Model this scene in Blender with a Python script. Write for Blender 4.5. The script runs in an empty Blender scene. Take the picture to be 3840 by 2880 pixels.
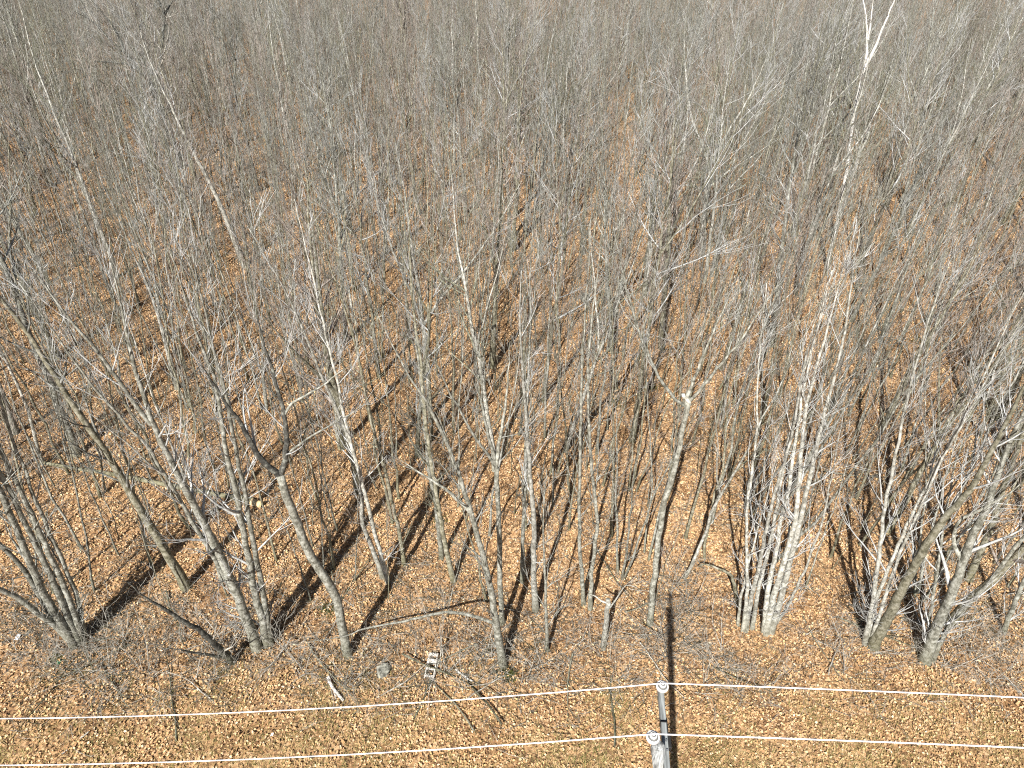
import bpy, math, random
import numpy as np
from mathutils import Vector, Matrix, Quaternion

random.seed(7)
RNG = np.random.default_rng(11)
SC = bpy.context.scene
COL = SC.collection

# ------------------------------------------------------------------ camera
FPX = 2667.0
PW, PH = 3840, 2880
CAM_H = 20.0
PITCH = math.radians(36.0)
ROLL = math.radians(2.2)
cam_data = bpy.data.cameras.new("camera")
cam_data.sensor_width = 36.0
cam_data.lens = 36.0 * FPX / PW
cam_data.clip_start = 0.1
cam_data.clip_end = 2000
cam = bpy.data.objects.new("camera", cam_data)
COL.objects.link(cam)
CM = (Matrix.Rotation(math.pi / 2 - PITCH, 3, 'X') @ Matrix.Rotation(ROLL, 3, 'Z'))
cam.matrix_world = Matrix.Translation((0, 0, CAM_H)) @ CM.to_4x4()
SC.camera = cam
CMN = np.array(CM)
CP = np.array([0, 0, CAM_H])

# ------------------------------------------------------------------ light
SUN_EL, SHADOW_AZ = math.radians(45.5), math.radians(19.0)
world = bpy.data.worlds.new("World")
SC.world = world
world.use_nodes = True
wn = world.node_tree
sky = wn.nodes.new("ShaderNodeTexSky")
sky.sky_type = 'NISHITA'
sky.sun_disc = False
sky.sun_elevation = SUN_EL
sky.sun_rotation = math.pi + SHADOW_AZ
bg = wn.nodes.get("Background") or wn.nodes.new("ShaderNodeBackground")
bg.inputs["Strength"].default_value = 0.04
wn.links.new(sky.outputs[0], bg.inputs["Color"])
sun_data = bpy.data.lights.new("sun", 'SUN')
sun_data.energy = 5.0
sun_data.angle = math.radians(0.5)
sun_data.color = (1.0, 0.95, 0.88)
sun = bpy.data.objects.new("sun", sun_data)
LD = Vector((math.sin(SHADOW_AZ) * math.cos(SUN_EL), math.cos(SHADOW_AZ) * math.cos(SUN_EL), -math.sin(SUN_EL)))
sun.rotation_euler = LD.to_track_quat('-Z', 'Y').to_euler()
sun.location = (0, -20, 40)
COL.objects.link(sun)
SC.view_settings.view_transform = 'Standard'
SC.view_settings.look = 'None'
SC.view_settings.gamma = 1.0
SC.view_settings.use_curve_mapping = False
SC.view_settings.exposure = 1.0
SC.cycles.use_denoising = False
SC.cycles.max_bounces = 4
SC.cycles.diffuse_bounces = 2
SC.cycles.glossy_bounces = 1
SC.cycles.filter_width = 1.1

# ------------------------------------------------------------------ pixel <-> world (px in the photograph's own pixels)
def ray(px, py):
    d = CMN @ np.array([(px - PW / 2) / FPX, -(py - PH / 2) / FPX, -1.0])
    return d

def ground(px, py, z=0.0):
    d = ray(px, py)
    return CP + d * ((z - CAM_H) / d[2])

def at_depth(px, py, depth):
    return CP + ray(px, py) * depth

def on_plane(px, py, p0, n):
    d = ray(px, py)
    return CP + d * (np.dot(p0 - CP, n) / np.dot(d, n))

def project(p):
    c = CMN.T @ (np.asarray(p, float) - CP)
    dep = -c[2]
    return PW / 2 + FPX * c[0] / dep, PH / 2 - FPX * c[1] / dep, dep

# ------------------------------------------------------------------ materials
def mat(name):
    m = bpy.data.materials.new(name)
    m.use_nodes = True
    nt = m.node_tree
    b = nt.nodes["Principled BSDF"]
    b.inputs["Roughness"].default_value = 0.85
    b.inputs["Specular IOR Level"].default_value = 0.25
    return m, nt, b

def ramp(nt, fac, stops):
    r = nt.nodes.new("ShaderNodeValToRGB")
    e = r.color_ramp.elements
    while len(e) < len(stops):
        e.new(0.5)
    for el, (p, c) in zip(e, stops):
        el.position = p
        el.color = (*c, 1)
    nt.links.new(fac, r.inputs[0])
    return r.outputs[0]

def mix(nt, a, b, fac, mode='MIX'):
    n = nt.nodes.new("ShaderNodeMix")
    n.data_type = 'RGBA'
    n.blend_type = mode
    for s, v in ((n.inputs[6], a), (n.inputs[7], b)):
        if isinstance(v, tuple):
            s.default_value = (*v, 1)
        else:
            nt.links.new(v, s)
    if isinstance(fac, float):
        n.inputs[0].default_value = fac
    else:
        nt.links.new(fac, n.inputs[0])
    return n.outputs[2]

def math_node(nt, op, a, b=None, clamp=False):
    n = nt.nodes.new("ShaderNodeMath")
    n.operation = op
    n.use_clamp = clamp
    for i, v in enumerate((a, b)):
        if v is None:
            continue
        if isinstance(v, (int, float)):
            n.inputs[i].default_value = v
        else:
            nt.links.new(v, n.inputs[i])
    return n.outputs[0]

def noise(nt, vec, scale, detail=3.0, rough=0.55):
    n = nt.nodes.new("ShaderNodeTexNoise")
    n.inputs["Scale"].default_value = scale
    n.inputs["Detail"].default_value = detail
    n.inputs["Roughness"].default_value = rough
    if vec is not None:
        nt.links.new(vec, n.inputs["Vector"])
    return n.outputs["Fac"]

def bark(name, dark, mid, light, moss=0.5, vary=0.5, patch=(0.41, 0.51, 0.61)):
    m, nt, b = mat(name)
    tc = nt.nodes.new("ShaderNodeTexCoord")
    oi = nt.nodes.new("ShaderNodeObjectInfo")
    mp = nt.nodes.new("ShaderNodeMapping")
    mp.inputs["Scale"].default_value = (1, 1, 0.25)
    nt.links.new(tc.outputs["Object"], mp.inputs[0])
    n1 = noise(nt, tc.outputs["Object"], 7.0, 5, 0.65)
    n2 = noise(nt, mp.outputs[0], 38.0, 4)
    f = math_node(nt, 'ADD', math_node(nt, 'MULTIPLY', n1, 0.7), math_node(nt, 'MULTIPLY', n2, 0.3))
    c = ramp(nt, f, [(patch[0], dark), (patch[1], mid), (patch[2], light)])
    if moss > 0:
        sp = nt.nodes.new("ShaderNodeSeparateXYZ")
        nt.links.new(tc.outputs["Object"], sp.inputs[0])
        low = nt.nodes.new("ShaderNodeMapRange")
        low.inputs[1].default_value = 1.2
        low.inputs[2].default_value = 0.0
        nt.links.new(sp.outputs[2], low.inputs[0])
        mm = math_node(nt, 'MULTIPLY', low.outputs[0], math_node(nt, 'MULTIPLY', n1, moss * 1.6), True)
        c = mix(nt, c, (0.10, 0.095, 0.03), mm)
    v = nt.nodes.new("ShaderNodeMapRange")
    v.inputs[3].default_value = 1.0 - vary * 0.5
    v.inputs[4].default_value = 1.0 + vary * 0.35
    nt.links.new(oi.outputs["Random"], v.inputs[0])
    hsv = nt.nodes.new("ShaderNodeHueSaturation")
    nt.links.new(c, hsv.inputs["Color"])
    nt.links.new(v.outputs[0], hsv.inputs["Value"])
    nt.links.new(hsv.outputs[0], b.inputs["Base Color"])
    bp = nt.nodes.new("ShaderNodeBump")
    bp.inputs["Strength"].default_value = 0.5
    bp.inputs["Distance"].default_value = 0.02
    nt.links.new(n2, bp.inputs["Height"])
    nt.links.new(bp.outputs[0], b.inputs["Normal"])
    return m

M = {}
M['bark_grey'] = bark("bark_grey", (0.10, 0.10, 0.08), (0.235, 0.235, 0.20), (0.40, 0.41, 0.37))
M['bark_olive'] = bark("bark_olive", (0.095, 0.09, 0.06), (0.21, 0.20, 0.145), (0.34, 0.33, 0.27))
M['bark_dark'] = bark("bark_dark", (0.035, 0.035, 0.032), (0.085, 0.085, 0.075), (0.24, 0.25, 0.22))
M['bark_pale'] = bark("bark_pale", (0.17, 0.165, 0.14), (0.36, 0.36, 0.32), (0.56, 0.56, 0.52))
M['birch'] = bark("birch_bark", (0.10, 0.09, 0.08), (0.50, 0.49, 0.45), (0.70, 0.68, 0.65), moss=0.0, vary=0.1, patch=(0.34, 0.42, 0.6))
M['twig_grey'] = bark("twig_grey", (0.11, 0.115, 0.10), (0.24, 0.245, 0.22), (0.40, 0.405, 0.385), moss=0)
M['twig_pink'] = bark("twig_pink", (0.13, 0.11, 0.09), (0.26, 0.225, 0.195), (0.40, 0.36, 0.33), moss=0)
M['twig_olive'] = bark("twig_olive", (0.09, 0.092, 0.062), (0.19, 0.192, 0.14), (0.31, 0.315, 0.25), moss=0)
M['twig_pale'] = bark("twig_pale", (0.26, 0.265, 0.26), (0.42, 0.43, 0.42), (0.56, 0.57, 0.57), moss=0)
M['brush'] = bark("brush_twig", (0.16, 0.15, 0.125), (0.33, 0.315, 0.275), (0.50, 0.485, 0.44), moss=0)

def attr_material(name, rough=0.8, trans=0.0):
    m, nt, b = mat(name)
    a = nt.nodes.new("ShaderNodeAttribute")
    a.attribute_name = "tint"
    nt.links.new(a.outputs["Color"], b.inputs["Base Color"])
    b.inputs["Roughness"].default_value = rough
    return m
M['leaf'] = attr_material("dead_leaf", 0.7)
M['grass'] = attr_material("dry_grass", 0.8)

def plain(name, col, rough=0.6, metal=0.0, sc=20.0, var=0.25, stretch=None):
    m, nt, b = mat(name)
    tc = nt.nodes.new("ShaderNodeTexCoord")
    vec = tc.outputs["Object"]
    if stretch:
        mp = nt.nodes.new("ShaderNodeMapping")
        mp.inputs["Scale"].default_value = stretch
        nt.links.new(vec, mp.inputs[0])
        vec = mp.outputs[0]
    n = noise(nt, vec, sc, 4)
    lo = tuple(c * (1 - var) for c in col)
    hi = tuple(min(1, c * (1 + var)) for c in col)
    nt.links.new(ramp(nt, n, [(0.35, lo), (0.65, hi)]), b.inputs["Base Color"])
    b.inputs["Roughness"].default_value = rough
    b.inputs["Metallic"].default_value = metal
    bp = nt.nodes.new("ShaderNodeBump")
    bp.inputs["Strength"].default_value = 0.3
    bp.inputs["Distance"].default_value = 0.01
    nt.links.new(n, bp.inputs["Height"])
    nt.links.new(bp.outputs[0], b.inputs["Normal"])
    return m
M['old_wood'] = plain("weathered_wood", (0.25, 0.26, 0.26), 0.85, 0, 34, 0.6, (1, 1, 0.05))
M['arm_wood'] = plain("weathered_arm_wood", (0.20, 0.215, 0.215), 0.85, 0, 34, 0.5, (1, 0.06, 1))
M['porcelain'] = plain("glazed_porcelain", (0.62, 0.62, 0.61), 0.3, 0, 8, 0.05)
M['groove'] = plain("dark_groove", (0.13, 0.13, 0.125), 0.7, 0, 8, 0.2)  # dark tone for the ring grooves of the insulators
M['wire'] = plain("aluminium_wire", (0.70, 0.69, 0.71), 0.5, 0.0, 40, 0.05)
M['black'] = plain("black_strap", (0.02, 0.02, 0.02), 0.6, 0, 8, 0.2)
M['steel'] = plain("galvanised_steel", (0.30, 0.31, 0.32), 0.5, 0.7, 20, 0.2)
M['rock'] = plain("lichened_rock", (0.20, 0.20, 0.17), 0.9, 0, 7, 0.7)
M['moss'] = plain("moss", (0.075, 0.085, 0.022), 0.95, 0, 20, 0.5)
M['white_wood'] = plain("bleached_wood", (0.44, 0.42, 0.385), 0.85, 0, 22, 0.5)
M['cut_wood'] = plain("fresh_cut_wood", (0.62, 0.46, 0.25), 0.8, 0, 12, 0.2)
M['scrap_white'] = plain("white_plastic", (0.75, 0.77, 0.80), 0.5, 0, 8, 0.1)
M['scrap_green'] = plain("green_plastic", (0.02, 0.22, 0.10), 0.4, 0, 8, 0.2)

# ------------------------------------------------------------------ mesh helpers
def unit(v):
    return v / np.maximum(np.linalg.norm(v, axis=-1, keepdims=True), 1e-9)

class Geo:
    """collects tubes; builds one mesh"""
    def __init__(self):
        self.v, self.f, self.m, self.n = [], [], [], 0
        self.tris = []
    def tubes(self, P, R, sides=3, mi=0, cap=False):
        P = np.asarray(P, float); R = np.asarray(R, float)
        if P.ndim == 2:
            P = P[None]; R = R[None]
        if len(P) == 0:
            return
        N, n, _ = P.shape
        T = np.empty_like(P)
        T[:, 1:-1] = P[:, 2:] - P[:, :-2]
        T[:, 0] = P[:, 1] - P[:, 0]
        T[:, -1] = P[:, -1] - P[:, -2]
        T = unit(T)
        avg = unit(P[:, -1] - P[:, 0])
        ax = np.argmin(np.abs(avg), axis=1)
        ref = np.eye(3)[ax][:, None, :]
        U = unit(np.cross(T, np.broadcast_to(ref, T.shape)))
        V = np.cross(T, U)
        a = np.arange(sides) * 2 * math.pi / sides
        ring = P[:, :, None, :] + R[:, :, None, None] * (U[:, :, None, :] * np.cos(a)[None, None, :, None] + V[:, :, None, :] * np.sin(a)[None, None, :, None])
        self.v.append(ring.reshape(-1, 3))
        i = np.arange(N)[:, None, None] * (n * sides) + np.arange(n - 1)[None, :, None] * sides
        k = np.arange(sides)[None, None, :]
        k2 = (k + 1) % sides
        q = np.stack([i + k, i + k2, i + sides + k2, i + sides + k], -1).reshape(-1, 4) + self.n
        self.f.append(q)
        self.m.append(np.full(len(q), mi))
        if cap:
            for s in range(N):
                top = self.n + s * n * sides + (n - 1) * sides
                c = self.n + N * n * sides + s
                self.v.append(P[s, -1][None])
                for j in range(sides):
                    self.tris.append((top + j, top + (j + 1) % sides, c, mi))
            self.n += N
        self.n += N * n * sides
    def mesh(self, name, mats, smooth=True):
        v = np.concatenate(self.v)
        q = np.concatenate(self.f) if self.f else np.zeros((0, 4), int)
        t = np.array([x[:3] for x in self.tris], int).reshape(-1, 3)
        mi = np.concatenate([np.concatenate(self.m) if self.m else np.zeros(0, int), np.array([x[3] for x in self.tris], int)])
        return raw_mesh(name, v, q, t, mi, mats, smooth)

def raw_mesh(name, v, q, t, mi, mats, smooth=True):
    me = bpy.data.meshes.new(name)
    me.vertices.add(len(v))
    me.vertices.foreach_set("co", np.ascontiguousarray(v, np.float32).ravel())
    loops = np.concatenate([q.ravel(), t.ravel()]).astype(np.int32)
    nf = len(q) + len(t)
    me.loops.add(len(loops))
    me.loops.foreach_set("vertex_index", loops)
    me.polygons.add(nf)
    st = np.concatenate([np.arange(len(q)) * 4, len(q) * 4 + np.arange(len(t)) * 3]).astype(np.int32)
    me.polygons.foreach_set("loop_start", st)
    if mi is not None and len(mi):
        me.polygons.foreach_set("material_index", np.asarray(mi, np.int32))
    me.polygons.foreach_set("use_smooth", np.full(nf, smooth))
    for m in mats:
        me.materials.append(m)
    me.update(calc_edges=True)
    return me

def link(name, me, parent=None, loc=None):
    o = bpy.data.objects.new(name, me)
    COL.objects.link(o)
    if parent is not None:
        o.parent = parent
    if loc is not None:
        o.location = loc
    return o

def tag(o, label=None, cat=None, group=None, kind=None):
    if label: o['label'] = label
    if cat: o['category'] = cat
    if group: o['group'] = group
    if kind: o['kind'] = kind
    return o

def empty(name, loc):
    o = bpy.data.objects.new(name, None)
    COL.objects.link(o)
    o.location = loc
    o.empty_display_size = 0.3
    return o

def lathe(prof, sides=20, centre=(0, 0, 0)):
    prof = np.asarray(prof, float)
    n = len(prof)
    a = np.arange(sides) * 2 * math.pi / sides
    v = np.stack([prof[:, 0][:, None] * np.cos(a), prof[:, 0][:, None] * np.sin(a), np.repeat(prof[:, 1][:, None], sides, 1)], -1).reshape(-1, 3) + np.array(centre)
    i = np.arange(n - 1)[:, None] * sides
    k = np.arange(sides)[None]
    k2 = (k + 1) % sides
    q = np.stack([i + k, i + k2, i + sides + k2, i + sides + k], -1).reshape(-1, 4)
    return v, q

def box_geo(c, sx, sy, sz, rot=None):
    v = np.array([[x, y, z] for x in (-.5, .5) for y in (-.5, .5) for z in (-.5, .5)]) * (sx, sy, sz)
    if rot is not None:
        v = v @ np.array(rot).T
    v = v + np.array(c)
    q = np.array([[0, 1, 3, 2], [4, 6, 7, 5], [0, 4, 5, 1], [2, 3, 7, 6], [0, 2, 6, 4], [1, 5, 7, 3]])
    return v, q

# ------------------------------------------------------------------ branch growth
def grow(S, D, L, n, wob, up):
    N = len(S)
    P = np.empty((N, n + 1, 3))
    P[:, 0] = S
    d = unit(D)
    step = (L / n)[:, None]
    for k in range(n):
        d = unit(d + RNG.normal(0, wob, (N, 3)) + np.array([0, 0, up]))
        P[:, k + 1] = P[:, k] + d * step
    return P

def kids(P, L, R0, R1, per, t0, t1, a0, a1, l0, l1):
    """child starts, directions, lengths, radii at random places along parents"""
    N, n, _ = P.shape
    cnt = np.maximum(1, np.round(per * (0.6 + 0.8 * RNG.random(N)))).astype(int)
    idx = np.repeat(np.arange(N), cnt)
    t = t0 + (t1 - t0) * RNG.random(len(idx))
    f = t * (n - 1)
    i = np.minimum(f.astype(int), n - 2)
    w = (f - i)[:, None]
    S = P[idx, i] * (1 - w) + P[idx, i + 1] * w
    T = unit(P[idx, i + 1] - P[idx, i])
    perp = unit(np.cross(T, RNG.normal(0, 1, (len(idx), 3))))
    ang = np.radians(a0 + (a1 - a0) * RNG.random(len(idx)))[:, None]
    D = T * np.cos(ang) + perp * np.sin(ang)
    LL = L[idx] * (l0 + (l1 - l0) * RNG.random(len(idx))) * (1.1 - 0.6 * t)
    RR = (R0[idx] * (1 - t) + R1[idx] * t)
    return S, D, LL, RR

def taper(r0, r1, n):
    t = np.linspace(0, 1, n)[None]
    return r0[:, None] * (1 - t) + r1[:, None] * t

def crown_on(g, path, rad, z0, dens, lmax, mi=0, up=0.10, ang=(26, 50), fine=1.0, low=0.0, tw=1.4):
    """branches, branchlets and twigs on one stem polyline (path (n,3), rad (n))"""
    seg = np.linalg.norm(np.diff(path, axis=0), axis=1)
    s = np.concatenate([[0], np.cumsum(seg)])
    zb = path[0, 2]
    total = s[-1]
    h = path[:, 2]
    cand = np.linspace(0, total, 200)
    cz = np.interp(cand, s, h)
    top = h.max()
    ok = cand[(cz - zb) > z0]
    if len(ok) == 0:
        return
    s0 = ok[0]
    nb = max(3, int((total - s0) * dens * 0.72))
    st = s0 + (total - s0) * (np.arange(nb) + RNG.random(nb)) / nb
    if low > 0:
        nl = int(low)
        st = np.concatenate([st, s0 * (0.25 + 0.75 * RNG.random(nl))])
    f = np.stack([np.interp(st, s, path[:, k]) for k in range(3)], -1)
    e = np.stack([np.interp(np.minimum(st + 0.15, total), s, path[:, k]) - np.interp(np.maximum(st - 0.15, 0), s, path[:, k]) for k in range(3)], -1)
    T = unit(e)
    r = np.interp(st, s, rad)
    u = np.clip((st - s0) / max(total - s0, .1), 0, 1)
    perp = unit(np.cross(T, RNG.normal(0, 1, (len(st), 3))))
    an = np.radians(ang[0] + (ang[1] - ang[0]) * RNG.random(len(st)) * (1.1 - 0.4 * u))[:, None]
    D = T * np.cos(an) + perp * np.sin(an)
    L = lmax * (0.45 + 0.55 * (1 - u) ** 0.8) * (0.55 + 0.6 * RNG.random(len(st)))
    L = np.where(st < s0, L * 0.55, L)
    r0 = np.clip(r * (0.28 + 0.3 * RNG.random(len(st))), 0.006, 0.06) * np.clip(L / 1.6, .5, 1.3)
    P1 = grow(f, D, L, 6, 0.085, up)
    rt = np.full(len(r0), 0.0042)
    g.tubes(P1, taper(r0, rt, 7), 5, mi)
    S, D2, L2, R2 = kids(P1, L, r0, rt, 3.7 * fine, 0.12, 1.0, 14, 42, 0.45, 0.95)
    R2 = np.clip(R2 * 0.55, 0.0042, 0.02)
    P2 = grow(S, D2, L2, 4, 0.075, up * 1.1)
    rt2 = np.full(len(R2), 0.0034 * tw)
    g.tubes(P2, taper(R2, rt2, 5), 3, mi)
    S, D3, L3, R3 = kids(P2, np.maximum(L2, .35), R2, rt2, 1.5 * fine, 0.1, 1.0, 14, 42, 0.7, 1.25)
    P3 = grow(S, D3, L3, 3, 0.09, up)
    R3 = np.clip(R3 * .7, 0.0036, 0.006) * tw
    g.tubes(P3, taper(R3, np.full(len(R3), 0.0026 * tw), 4), 3, mi)

def resample(path, n, jitter=0.0):
    path = np.asarray(path, float)
    seg = np.linalg.norm(np.diff(path, axis=0), axis=1)
    s = np.concatenate([[0], np.cumsum(seg)])
    t = np.linspace(0, s[-1], n)
    # Catmull-like smoothing through cubic hermite on each coordinate
    out = np.stack([np.interp(t, s, path[:, k]) for k in range(3)], -1)
    for _ in range(2):
        out[1:-1] = out[1:-1] * 0.5 + 0.25 * (out[:-2] + out[2:])
    if jitter:
        j = RNG.normal(0, jitter, out.shape); j[0] = 0
        out = out + j
    return out

def stem_radii(n, r0, r1, flare=0.25):
    t = np.linspace(0, 1, n)
    return r0 * (1 - t) ** 0.9 + r1 * t + r0 * flare * np.exp(-t * 18)

# ------------------------------------------------------------------ prototype trees
def proto(kind, seed):
    global RNG
    RNG = np.random.default_rng(seed)
    tr, cr = Geo(), Geo()
    R = RNG.random
    if kind == 'pole':
        stems = [(0.0, 0.0, 9.5 + 3.5 * R(), 0.034 + 0.030 * R())]
        z0, dens, lm, lean = 0.45, 2.4, 1.9, 0.035
    elif kind == 'multi':
        k = int(RNG.integers(2, 5))
        stems = [(RNG.random() * 0.25, i * 2 * math.pi / k + R(), 9 + 3.5 * R(), 0.035 + 0.04 * R()) for i in range(k)]
        z0, dens, lm, lean = 0.42, 2.0, 1.8, 0.13
    elif kind == 'spread':
        stems = [(0.0, 0.0, 11.5 + 2.5 * R(), 0.11 + 0.05 * R())]
        z0, dens, lm, lean = 0.36, 2.4, 3.2, 0.05
    else:
        stems = [(0.0, 0.0, 3.6 + 4.2 * R(), 0.015 + 0.016 * R())]
        z0, dens, lm, lean = 0.35, 2.8, 1.0, 0.06
    for (off, a, h, r) in stems:
        n = 14
        t = np.linspace(0, 1, n)
        la = a if kind == 'multi' else R() * 6.28
        lx, ly = math.cos(la) * lean * h, math.sin(la) * lean * h
        path = np.stack([off * math.cos(a) + lx * t ** 1.2, off * math.sin(a) + ly * t ** 1.2, -0.15 + (h + .15) * t], -1)
        w = np.cumsum(RNG.normal(0, 0.035 * h / 11, (n, 2)), 0) * 1.5
        w -= w[0]
        path[:, :2] += w
        rad = stem_radii(n, r, 0.006)
        tr.tubes(path, rad, 7 if kind != 'thin' else 5, 0)
        crown_on(cr, path, rad, h * z0, dens * (1.1 if len(stems) == 1 else 0.9), lm, ang=(22, 46) if kind != 'spread' else (35, 65),
                 fine=1.0 if kind != 'thin' else 0.8, low=3 if kind in ('pole', 'multi') else 1)
        if kind == 'spread' or (kind == 'pole' and R() < 0.4):
            i = int(n * (0.42 + 0.2 * R()))
            d = np.array([math.cos(la + 2.5), math.sin(la + 2.5), 1.7])
            lp = grow(path[i][None], d[None], np.array([h * 0.45]), 9, 0.05, 0.06)[0]
            lr = stem_radii(10, rad[i] * 0.75, 0.006, 0)
            tr.tubes(lp, lr, 6, 0)
            crown_on(cr, lp, lr, 0.6, dens, lm * 0.85)
    return tr, cr

BARKS = ['bark_grey', 'bark_olive', 'bark_olive', 'bark_grey', 'bark_olive', 'bark_pale']
TWIGS = ['twig_grey', 'twig_pink', 'twig_olive', 'twig_pink', 'twig_grey', 'twig_pale']
PROTO = []        # dicts: kind, trunk mesh, crown mesh, joined mesh
def joined(tr, cr, name, mats):
    g = Geo()
    off = 0
    for src, mi in ((tr, 0), (cr, 1)):
        for v in src.v: g.v.append(v)
        for f in src.f: g.f.append(f + off)
        for m in src.m: g.m.append(np.full(len(m), mi))
        off += src.n
    g.n = off
    return g.mesh(name, mats)
SRC = bpy.data.collections.new("forest_sources")     # not linked to the scene: instanced by the stuff objects only
for i, kind in enumerate(['pole'] * 9 + ['multi'] * 5 + ['spread'] * 4 + ['thin'] * 5):
    tr, cr = proto(kind, 100 + i)
    b, t = M[BARKS[i % 6]], M[TWIGS[(i * 5 + 1) % 6]]
    PROTO.append(dict(kind=kind, trunk=tr.mesh("trunk", [b]), crown=cr.mesh("crown", [t]), both=joined(tr, cr, "tree", [b, t]), pale=BARKS[i % 6] == 'bark_pale'))
    so = bpy.data.objects.new("tree_source.%03d" % i, PROTO[-1]['both'])
    SRC.objects.link(so)
RNG = np.random.default_rng(5)

def scatter(name, pts, rots, scls, idx, coll):
    me = bpy.data.meshes.new(name)
    me.vertices.add(len(pts))
    me.vertices.foreach_set("co", np.asarray(pts, np.float32).ravel())
    a = me.attributes.new("rot", 'FLOAT_VECTOR', 'POINT'); a.data.foreach_set("vector", np.asarray(rots, np.float32).ravel())
    a = me.attributes.new("scl", 'FLOAT_VECTOR', 'POINT'); a.data.foreach_set("vector", np.asarray(scls, np.float32).ravel())
    a = me.attributes.new("idx", 'INT', 'POINT'); a.data.foreach_set("value", np.asarray(idx, np.int32))
    me.update()
    o = link(name, me)
    ng = bpy.data.node_groups.new(name, 'GeometryNodeTree')
    ng.interface.new_socket("Geometry", in_out='INPUT', socket_type='NodeSocketGeometry')
    ng.interface.new_socket("Geometry", in_out='OUTPUT', socket_type='NodeSocketGeometry')
    gi, go = ng.nodes.new("NodeGroupInput"), ng.nodes.new("NodeGroupOutput")
    iop = ng.nodes.new("GeometryNodeInstanceOnPoints")
    ci = ng.nodes.new("GeometryNodeCollectionInfo")
    ci.inputs["Collection"].default_value = coll
    ci.inputs["Separate Children"].default_value = True
    ci.inputs["Reset Children"].default_value = True
    ng.links.new(gi.outputs[0], iop.inputs["Points"])
    ng.links.new(ci.outputs[0], iop.inputs["Instance"])
    iop.inputs["Pick Instance"].default_value = True
    for nm, typ, sock in (("rot", 'FLOAT_VECTOR', "Rotation"), ("scl", 'FLOAT_VECTOR', "Scale"), ("idx", 'INT', "Instance Index")):
        na = ng.nodes.new("GeometryNodeInputNamedAttribute")
        na.data_type = typ
        na.inputs["Name"].default_value = nm
        ng.links.new(na.outputs[0], iop.inputs[sock])
    ng.links.new(iop.outputs[0], go.inputs[0])
    md = o.modifiers.new("scatter", 'NODES')
    md.node_group = ng
    return o

# ------------------------------------------------------------------ ground
def gz(x, y):
    return 0.07 * np.sin(x * 0.31 + 1.0) * np.cos(y * 0.27) + 0.04 * np.sin(x * 0.9 + y * 0.7)
def ground_material():
    m, nt, b = mat("leaf_strewn_soil")
    tc = nt.nodes.new("ShaderNodeTexCoord")
    P = tc.outputs["Object"]
    nz = nt.nodes.new("ShaderNodeTexNoise"); nz.inputs["Scale"].default_value = 9.0
    nt.links.new(P, nz.inputs["Vector"])
    wv = nt.nodes.new("ShaderNodeVectorMath"); wv.operation = 'MULTIPLY_ADD'
    wv.inputs[1].default_value = (0.12, 0.12, 0.12)
    nt.links.new(nz.outputs["Color"], wv.inputs[0]); nt.links.new(P, wv.inputs[2])
    vo = nt.nodes.new("ShaderNodeTexVoronoi"); vo.inputs["Scale"].default_value = 15.0
    nt.links.new(wv.outputs[0], vo.inputs["Vector"])
    sp = nt.nodes.new("ShaderNodeSeparateColor"); nt.links.new(vo.outputs["Color"], sp.inputs[0])
    c = ramp(nt, sp.outputs[0], [(0.0, (0.10, 0.06, 0.033)), (0.35, (0.26, 0.155, 0.078)), (0.65, (0.42, 0.26, 0.13)), (1.0, (0.55, 0.39, 0.23))])
    big = noise(nt, P, 0.55, 5, 0.6)
    c = mix(nt, c, ramp(nt, big, [(0.35, (0.66, 0.60, 0.55)), (0.6, (1, 1, 1))]), 1.0, 'MULTIPLY')
    nt.links.new(c, b.inputs["Base Color"])
    bp = nt.nodes.new("ShaderNodeBump"); bp.inputs["Strength"].default_value = 1.0; bp.inputs["Distance"].default_value = 0.05
    nt.links.new(sp.outputs[1], bp.inputs["Height"])
    nt.links.new(bp.outputs[0], b.inputs["Normal"])
    return m
M['soil'] = ground_material()
xs = np.concatenate([[-600, -300, -150], np.linspace(-80, 80, 161), [150, 300, 600]])
ys = np.concatenate([[-200, -60], np.linspace(-10, 110, 121), [200, 400, 900]])
X, Y = np.meshgrid(xs, ys)
V = np.stack([X, Y, gz(X, Y)], -1).reshape(-1, 3)
nx, ny = len(xs), len(ys)
ii = (np.arange(ny - 1)[:, None] * nx + np.arange(nx - 1)[None]).ravel()
Q = np.stack([ii, ii + 1, ii + nx + 1, ii + nx], -1)
tag(link("ground", raw_mesh("ground", V, Q, np.zeros((0, 3), int), None, [M['soil']])), "woodland floor under brown fallen leaves", None, None, 'structure')

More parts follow.
